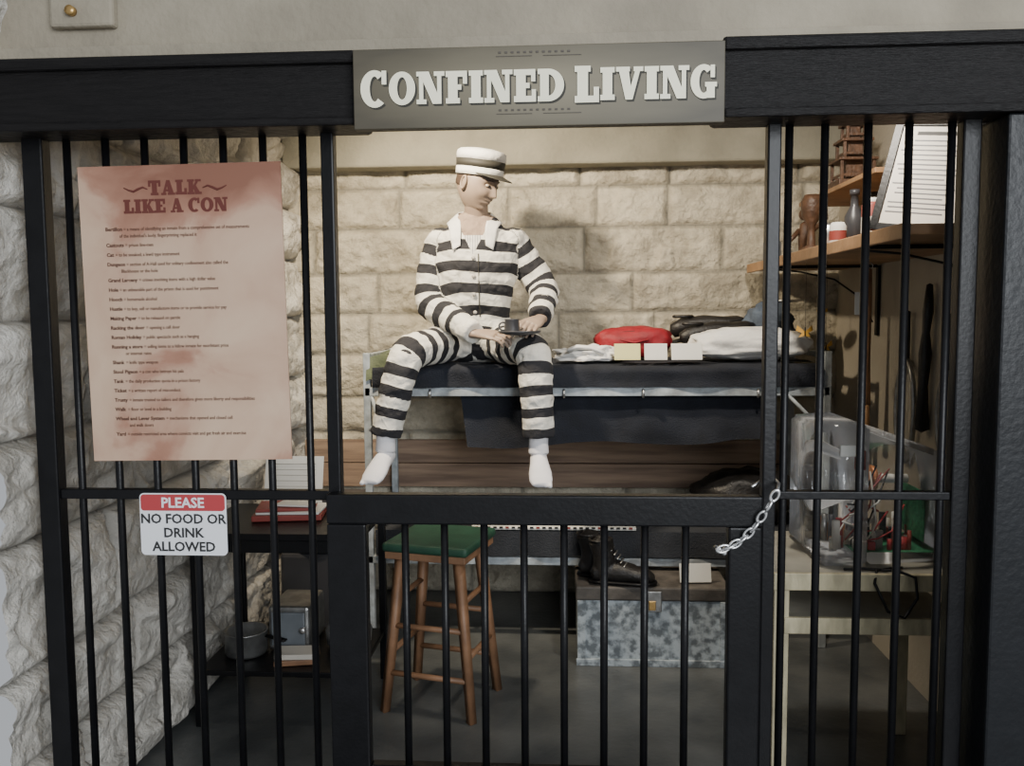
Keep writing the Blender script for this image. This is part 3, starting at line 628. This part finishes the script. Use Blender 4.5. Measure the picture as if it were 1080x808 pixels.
w=B(); w.lathe((1.0,3.22,z),[(0,0),(.028,0),(.030,.01),(.030,.07),(.022,.085),(0,.085)],PAPER); w.lathe((1.0,3.22,z),[(.0305,.02),(.0305,.055)],REDB); w.out('medicine_jar')
w=B(); w.lathe((1.17,3.19,z),[(0,0),(.03,0),(.032,.1),(.02,.12),(.02,.15),(0,.15)],PAPER); w.lathe((1.17,3.19,z),[(.0325,.02),(.0335,.07)],BLUEB); w.out('plastic_bottle')
w=B(); tz=2.021; tx,ty=1.22,3.75
w.box((tx,ty,tz+.015),(.16,.16,.03),CARV)
for k,(s_,h_) in enumerate(((.13,.09),(.10,.08),(.07,.07))):
    zz=tz+.03+sum((.09,.08,.07)[:k])
    for a in (-1,1):
        for b_ in (-1,1): w.box((tx+a*s_/2,ty+b_*s_/2,zz+h_/2),(.012,.012,h_),CARV,bev=.001)
    w.box((tx,ty,zz+h_-.006),(s_+.03,s_+.03,.012),CARV); w.box((tx,ty,zz+h_/2),(s_*.6,s_*.6,h_),CARV,bev=.001)
    for q in (-1,1): w.box((tx+q*s_/2,ty,zz+.02),(.004,s_,.01),CARV,bev=0); w.box((tx,ty+q*s_/2,zz+.02),(s_,.004,.01),CARV,bev=0)
w.lathe((tx,ty,tz+.27),[(.05,0),(.03,.03),(.008,.09),(0,.1)],CARV,n=8,sm=False); w.out('wooden_tower_model')
w=B(); w.lathe((1.3,3.4,2.021),[(0,0),(.04,0),(.045,.03),(.02,.05),(.035,.1),(.02,.15),(0,.16)],BRASS); w.out('brass_trophy')
w=B(); w.tube([(1.30,3.75,1.68),(1.30,3.75,1.5),(1.30,3.75,1.30),(1.30,3.75,1.10)],[.012,.015,.014,.02],STOOLW,10); w.tube([(1.30,3.75,1.10),(1.30,3.75,.95)],[.022,.034],OAK,12,flat=.6); w.torus((1.30,3.75,1.695),.014,.002,STEEL,Matrix.Rotation(rad(90),4,'X')); w.out('hanging_broom')
w=B(); w.box((1.05,3.1,1.53),(.045,.002,.08),PAPER,(0,0,-8),.0005); w.tube([(1.05,3.1,1.57),(1.05,3.1,1.71)],.0012,TVDARK,5); w.out('paper_tag')
w=B(); P=[(1.375,3.32,1.60),(1.372,3.32,1.5),(1.37,3.33,1.42),(1.37,3.33,1.34),(1.37,3.34,1.22),(1.37,3.34,1.05)]; w.tube(P,[.012,.02,.014,.024,.018,.026],LEATH,12); w.out('hanging_baton')
w=B()
for (y,z_,a,b_) in ((3.12,1.12,.10,.17),(3.52,1.10,.09,.2)):
    w.torus((1.375,y,z_),1,.09,TIN,Matrix.Rotation(rad(90),4,'Y')@Matrix.Diagonal((b_,a,.12,1)),40,8)
    w.tube([(1.375,y,z_+b_),(1.375,y,z_+b_+.2)],[.014,.012],LEATH,8)
    for k in range(-3,4): w.tube([(1.375,y+k*a/4,z_-b_*.75),(1.375,y+k*a/4,z_+b_*.75)],.0012,PAPER,4)
w.out('hanging_rackets')
w=B()
for (x,y,z_,s_) in ((.99,3.58,1.42,.9),(1.08,3.6,1.36,.8),(1.05,3.55,1.50,.6)):
    w.tube([(x,y,z_-.02*s_),(x,y,z_+.02*s_)],.003,BLK,6); w.tube([(x,y,z_+.02),(x,y,1.71)],.0008,TVDARK,4)
    for q in (-1,1):
        M=Matrix.Translation((x,y,z_))@Matrix.Rotation(rad(q*20),4,'Z')@FACE_Y
        w.poly([(0,.0),(q*.035*s_,.03*s_),(q*.04*s_,.005*s_),(q*.015*s_,-.005*s_),(q*.028*s_,-.025*s_),(q*.005,-.02*s_)][::q],M,.001,YB)
w.out('butterfly_ornaments')
w=B(); w.torus((1.04,4.08,1.555),.07,.004,STEEL,None,24,6); w.lathe((1.04,4.08,1.545),[(0,0),(.05,.003),(.07,.01)],TIN); w.tube([(1.04,4.08,1.55),(1.04,4.08,1.71)],.002,STEEL,6); w.out('hanging_dish')

# ------------------------------------------------------------------ mannequin
mq=empty('prisoner_mannequin')
ARML=[V(p) for p in ((-.565,3.93,1.838),(-.600,3.935,1.70),(-.61,3.905,1.555),(-.49,3.785,1.475),(-.385,3.675,1.420))]; AR=[.066,.074,.070,.061,.050]
ARMR=[V(p) for p in ((-.235,3.94,1.845),(-.170,3.97,1.73),(-.095,3.95,1.615),(-.095,3.83,1.54),(-.105,3.725,1.482))]
LEGL=[V(p) for p in ((-.51,3.98,1.370),(-.59,3.79,1.358),(-.665,3.63,1.335),(-.705,3.590,1.22),(-.745,3.58,1.06),(-.76,3.58,.990))]; LR=[.088,.080,.076,.072,.066,.068]
LEGR=[V(p) for p in ((-.33,3.98,1.370),(-.23,3.79,1.358),(-.135,3.63,1.335),(-.12,3.580,1.22),(-.11,3.57,1.06),(-.108,3.57,.985))]
TOR=[(-.42,4.01,1.315,.155,.11),(-.42,4.0,1.37,.182,.135),(-.42,3.985,1.43,.180,.135),(-.418,3.97,1.52,.168,.125),(-.41,3.95,1.62,.178,.13),(-.405,3.93,1.73,.200,.13),(-.40,3.92,1.81,.196,.115),(-.40,3.91,1.865,.168,.098),(-.40,3.90,1.915,.118,.080),(-.40,3.895,1.955,.070,.062)]
def catm(P,R_,n=5):
    o=[];r_=[]
    for i in range(len(P)-1):
        a=P[max(0,i-1)];b_=P[i];c=P[i+1];d=P[min(len(P)-1,i+2)]
        for k in range(n):
            t=k/n; o.append(.5*((2*b_)+(c-a)*t+(2*a-5*b_+4*c-d)*t*t+(3*b_-a-3*c+d)*t**3)); r_.append(R_[i]*(1-t)+R_[i+1]*t)
    return o+[P[-1]],r_+[R_[-1]]
bd=B()
bd.tube([V(t[:3]) for t in TOR],[(t[3],t[4]) for t in TOR],STR,32,up=(1,0,0))
SEG=[]
for P,R_ in ((ARML,AR),(ARMR,AR),(LEGL,LR),(LEGR,LR)):
    p,r_=catm(P,R_); bd.tube(p,r_,STR,24,round_=False); SEG.append((p,r_))
for x in (-.562,-.238): bd.ball((x,3.93,1.838),(.068,.074,.062),STR)
body=remesh(bd,'striped_uniform',.006,8,mq)
me=body.data
nrm=[v.normal.copy() for v in me.vertices]; st=[]; reg=[]
for i,v in enumerate(me.vertices):
    co=v.co
    best=None
    for si,(p,r_) in enumerate(SEG):
        s_=0
        for k in range(len(p)-1):
            ab=p[k+1]-p[k]; L_=ab.length; t=max(0,min(1,(co-p[k]).dot(ab)/(L_*L_))); d=(co-p[k]-ab*t).length/(r_[k]*(1-t)+r_[k+1]*t)
            if best is None or d<best[0]-1e-6: best=(d,si,s_+t*L_,k+t)
            s_+=L_
    td=9
    for k in range(len(TOR)-1):
        if TOR[k][2]<=co.z<=TOR[k+1][2] and co.z>1.40:
            t=(co.z-TOR[k][2])/(TOR[k+1][2]-TOR[k][2]); q=[TOR[k][m_]*(1-t)+TOR[k+1][m_]*t for m_ in range(5)]
            td=math.hypot((co.x-q[0])/q[3],(co.y-q[1])/q[4])
    if co.z>1.88: td=min(td,.5)
    if td<best[0]-.02 or (td<1.06 and co.z>1.46 and best[1]>=2):
        reg.append(4); st.append((co.z+.10*abs(co.x+.405)+.012*noise.noise(co*9)+.02)/.098)
    else:
        reg.append(best[1]); per=(.095,.095,.088,.088)[best[1]]; off=(.25,.1,.35,.2)[best[1]]
        sv=(best[2]+.006*noise.noise(co*14))/per+off
        if best[1]==0 and best[3]>16.5: sv=.2   # broad plain cuff on the forward sleeve
        st.append(sv)
for i,v in enumerate(me.vertices):
    co=v.co
    k=.0065*noise.noise(V((co.x*16,co.y*16,co.z*30+3)))+.0035*noise.noise(co*40)
    if reg[i]==4: k+=.006*noise.noise(V((co.x*22+co.z*9,co.y*8,co.z*7)))-.006*abs(noise.noise(V((co.x*9,co.z*14,5))))
    v.co=co+nrm[i]*k
a=me.attributes.new('stripe','FLOAT','POINT'); a.data.foreach_set('value',st)
me.materials.clear(); me.materials.append(STR)
for p in me.polygons: p.material_index=0
bvh=BVHTree.FromPolygons([v.co.copy() for v in me.vertices],[list(p.vertices) for p in me.polygons])
def front(x,z):
    h=bvh.ray_cast(V((x,3.2,z)),V((0,1,0))); return h[0] if h[0] else V((x,3.8,z)), (h[1] if h[0] else V((0,-1,0)))
w=B()
pl=[front(-.40,1.49+.28*k/14)[0]+V((0,-.002,0)) for k in range(15)]
w.tube([p+V((.022,0,0)) for p in pl],.0022,INK,6)
for z_ in (1.75,1.67,1.59,1.51):
    p,n_=front(-.40,z_); w.cyl(p,p+V((0,-.006,0)),.009,BTN,n=14)
w.out('buttons',mq)
w=B()
for sg in (-1,1):
    def cf(u,v,sg=sg):
        ang=rad(100-195*u); r1=.074+.055*v*(1-.2*u)
        x=-.402+sg*math.cos(ang)*r1*1.02; y=3.90+math.sin(ang)*r1*.98; z_=1.985-.045*v-.055*u
        if u>.55:
            t=(u-.55)/.45
            p,_=front(-.402+sg*(.052+.004*t+.062*v*(1-.45*t)),1.915-.110*t-.02*v); q=p+V((0,-.008,0)); pq=V((x,y,z_)); tt=min(1,t*2.5); return pq.lerp(q,tt)
        return V((x,y,z_))
    w.grid(cf,26,6,WHITE)
o=w.out('collar',mq); sd=o.modifiers.new('s','SOLIDIFY'); sd.thickness=.004

# head
HC=V((-.382,3.835,2.082)); HM=Matrix.Rotation(rad(60),4,'Z')@Matrix.Rotation(rad(20),4,'X')@Matrix.Scale(1.04,4)
def G(x,s_): return math.exp(-(x/s_)**2)
def hf(p,d):
    x,y,z=p
    if d.z<0: x*=1-.30*d.z*d.z
    if d.z<-.2 and d.y>0: y*=1-.35*(-d.z-.2)
    f=max(0,-d.y)**.6 if d.y<0 else 0
    if f>0:
        g=0
        if z>-.036: g=max(0,min(1,(.022-z)/.052))
        else: g=max(0,1-((-.036-z)/.010))
        wn=.009+.006*max(0,min(1,(0-z)/.03))
        dy=.024*g*G(x,wn)
        dy-=.012*G(abs(x)-.031,.017)*G(z-.006,.013)
        dy+=.006*G(z-.027,.010)*G(x,.05)
        dy+=.006*G(abs(x)-.042,.02)*G(z+.03,.02)
        dy-=.004*G(abs(x)-.040,.016)*G(z+.062,.02)
        dy+=.009*G(x,.023)*(G(z+.053,.0055)+G(z+.066,.0065))
        dy-=.006*G(x,.022)*G(z+.0595,.003)
        dy+=.012*G(x,.026)*G(z+.098,.018)
        dy-=.006*G(x,.03)*G(z+.08,.009)
        y-=dy*min(1,f*1.3)
    return V((x,y,z))
w=B(); w.ball(HC,(.078,.094,.118),SKIN,HM,96,84,hf)
for sg in (-1,1):
    w.ball(HC+HM@V((sg*.031,-.0765,.006)),(.0120,.010,.0070),EYEW,HM,16,12); w.ball(HC+HM@V((sg*.031,-.0840,.005)),(.005,.003,.005),INK,HM,12,8)
    w.tube([HC+HM@V((sg*(.020+.011*k),-.0755+.006*k*k*.55,.0125-.001*k*k)) for k in range(3)],[.0025,.004,.0025],SKIN,8)
    w.tube([HC+HM@V((sg*(.014+.011*k),-.094+.004*k*k*.55,.027+.002*math.sin(k*1.1))) for k in range(4)],[.0015,.0022,.0022,.0015],HAIR,6)
    EM=HM@Matrix.Rotation(rad(sg*18),4,'Z')
    w.torus(HC+HM@V((sg*.080,.012,-.008)),1,.22,SKIN,EM@Matrix.Rotation(rad(90),4,'Y')@Matrix.Diagonal((.026,.016,.03,1)),20,8); w.ball(HC+HM@V((sg*.077,.012,-.010)),(.006,.014,.022),SKIN,EM)
w.out('head',mq)
w=B()
def hr(p,d):
    k=1 if d.y>-.05 else .90
    return V((p.x*k,p.y*k,max(p.z,-.030)))
w.ball(HC+HM@V((0,.006,.004)),(.079,.095,.118),HAIR,HM,40,30,hr); w.out('hair',mq)
w=B(); w.tube([V((-.40,3.91,1.88)),V((-.395,3.895,1.94)),V((-.392,3.865,1.99)),V((-.388,3.85,2.03))],[.064,.056,.053,.054],SKIN,24); w.out('neck',mq)
w=B(); CM=HM@Matrix.Rotation(rad(-10),4,'X')@Matrix.Scale(1.08,4); cc=HC+HM@V((0,.004,.042)); s2=(1,1.16)
w.lathe(cc,[(.079,-.012),(.0845,-.010),(.086,.018)],WHITE,48,CM,True,s2)
w.lathe(cc,[(.086,.018),(.0885,.048)],INK,48,CM,True,s2)
w.lathe(cc,[(.0885,.048),(.0895,.070),(.087,.080),(.078,.087),(.05,.093),(.02,.096),(0,.0965)],WHITE,48,CM,True,s2)
def vis(u,v):
    a=rad(-90+ (u-.5)*130); r1=.086; x=math.cos(a)*r1; y=math.sin(a)*r1*1.16
    e=math.sin(math.pi*u)**.7; return cc+CM@V((x*(1+.05*v),y-.050*v*e,-.006-.020*v*e))
w.grid(vis,24,8,INK)
o=w.out('cap',mq); sd=o.modifiers.new('s','SOLIDIFY'); sd.thickness=.003
# feet
def foot(A,tw,name):
    A=V(A); bd=B(); M=Matrix.Translation(A)@Matrix.Rotation(rad(tw),4,'Z')
    T=lambda *p:M@V(p)
    bd.tube([T(0,0,.03),T(0,0,-.02),T(0,-.006,-.065)],[.043,.041,.043],SOCK,20)
    bd.tube([T(0,.030,-.082),T(0,.0,-.088),T(0,-.045,-.108),T(0,-.09,-.135),T(0,-.130,-.158),T(0,-.155,-.172)],[(.032,.032),(.040,.036),(.037,.040),(.029,.048),(.021,.048),(.013,.036)],SOCK,20,up=(0,-.3,1))
    for k in range(5):
        x=(-.034+.017*k)*(1 if tw<0 else -1); bd.tube([T(x,-.135,-.162),T(x*1.02,-.165+.006*k,-.178+.001*k)],[.011-.0009*k,.009-.0007*k],SOCK,10)
    return remesh(bd,name,.0035,3,mq)
for a,t,n_ in (((-.762,3.58,.985),-14,'foot_left'),((-.108,3.57,.98),6,'foot_right')):
    o=foot(a,t,n_); o.data.materials.clear(); o.data.materials.append(SOCK)
# hands
def hand(Wp,Xd,Zd,side,name,curl=(18,38,40),mt=SKIN):
    X=V(Xd).normalized(); Z=V(Zd); Z=(Z-X*Z.dot(X)).normalized(); Y=Z.cross(X)
    M=Matrix((X,Y*side,Z)).transposed().to_4x4(); M.translation=V(Wp); bd=B(); T=lambda *p:M@V(p)
    Yv=(T(0,1,0)-T(0,0,0))
    bd.tube([T(-.03,0,0),T(0,0,0),T(.03,0,.002),T(.065,0,.003),T(.092,0,0)],[(.028,.022),(.028,.018),(.036,.017),(.041,.015),(.040,.012)],mt,20,up=Yv)
    for y0,l,r_ in ((.031,.074,.0092),(.0105,.083,.0095),(-.0105,.077,.009),(-.030,.060,.008)):
        p=V((.080,y0*.9,0)); a=0; pts=[p.copy(),V((.094,y0,0))]; q=pts[-1].copy(); sp=y0*2.2
        for f,cu in zip((.44,.31,.25),curl):
            a-=rad(cu); q=q+V((math.cos(a)*l*f,sp*l*f*.8,math.sin(a)*l*f)); pts.append(q.copy())
        bd.tube([T(*p) for p in pts],[r_,r_,r_*.97,r_*.9,r_*.78],mt,12)
    bd.tube([T(.022,.022,-.006),T(.045,.044,-.012),T(.070,.056,-.020),T(.094,.058,-.030)],[.015,.0125,.011,.009],mt,12)
    o=remesh(bd,name,.0028,2,mq); o.data.materials.clear(); o.data.materials.append(mt); return o
hand((-.375,3.670,1.418),(.92,-.38,-.10),(.05,-.45,.9),1,'hand_left',(12,28,30))
hand((-.107,3.708,1.476),(-.32,-.85,-.20),(.25,-.30,.9),-1,'hand_right',(14,24,26))
w=B(); w.lathe((-.185,3.560,1.414),[(0,0),(.05,0),(.085,.008),(.092,.018),(.088,.018),(.05,.010),(0,.010)],TVDARK,40)
w.lathe((-.215,3.545,1.424),[(0,0),(.032,0),(.033,.01),(.030,.052),(.033,.057),(.029,.057),(.027,.008),(0,.008)],TVDARK,32)
w.torus((-.252,3.535,1.451),.016,.004,TVDARK,Matrix.Rotation(rad(90),4,'X')); w.out('tin_cup_and_plate')

# ------------------------------------------------------------------ lights
def area(name,loc,tgt,size,e,col):
    l=bpy.data.lights.new(name,'AREA'); l.energy=e; l.color=col; l.size=size
    o=bpy.data.objects.new(name,l); o.location=loc; o.rotation_euler=(V(tgt)-V(loc)).to_track_quat('-Z','Y').to_euler(); SC.collection.objects.link(o)
def spot(name,loc,tgt,e,col,ang=90,bl=.6,r_=.05):
    l=bpy.data.lights.new(name,'SPOT'); l.energy=e; l.color=col; l.spot_size=rad(ang); l.spot_blend=bl; l.shadow_soft_size=r_
    o=bpy.data.objects.new(name,l); o.location=loc; o.rotation_euler=(V(tgt)-V(loc)).to_track_quat('-Z','Y').to_euler(); SC.collection.objects.link(o)
area('window_light',(1.7,-2.0,2.3),(-.8,3.2,.5),2.2,245,(.92,.96,1))
spot('right_fill',(-.75,3.1,2.5),(-.45,4.2,1.6),215,(1,.85,.63),115,.8,.05)
spot('right_fill',(.7,2.7,2.5),(.9,4.0,1.2),95,(1,.91,.78),130,.8,.06)  # added fill spot, brightens the right side of the cell; not a known fitting
wd=bpy.data.worlds.new('w'); SC.world=wd; wd.use_nodes=True
bg=wd.node_tree.nodes['Background']; bg.inputs[0].default_value=(.88,.92,.97,1); bg.inputs[1].default_value=.50

cam=bpy.data.cameras.new('cam'); cam.sensor_width=36; cam.lens=30; cam.clip_start=.05
co=bpy.data.objects.new('camera',cam); SC.collection.objects.link(co); SC.camera=co
R=Matrix.Rotation(rad(3.5),4,'Z')@Matrix.Rotation(rad(90-4.6),4,'X')@Matrix.Rotation(rad(-.4),4,'Z')
co.matrix_world=Matrix.Translation((0,0,1.5))@R
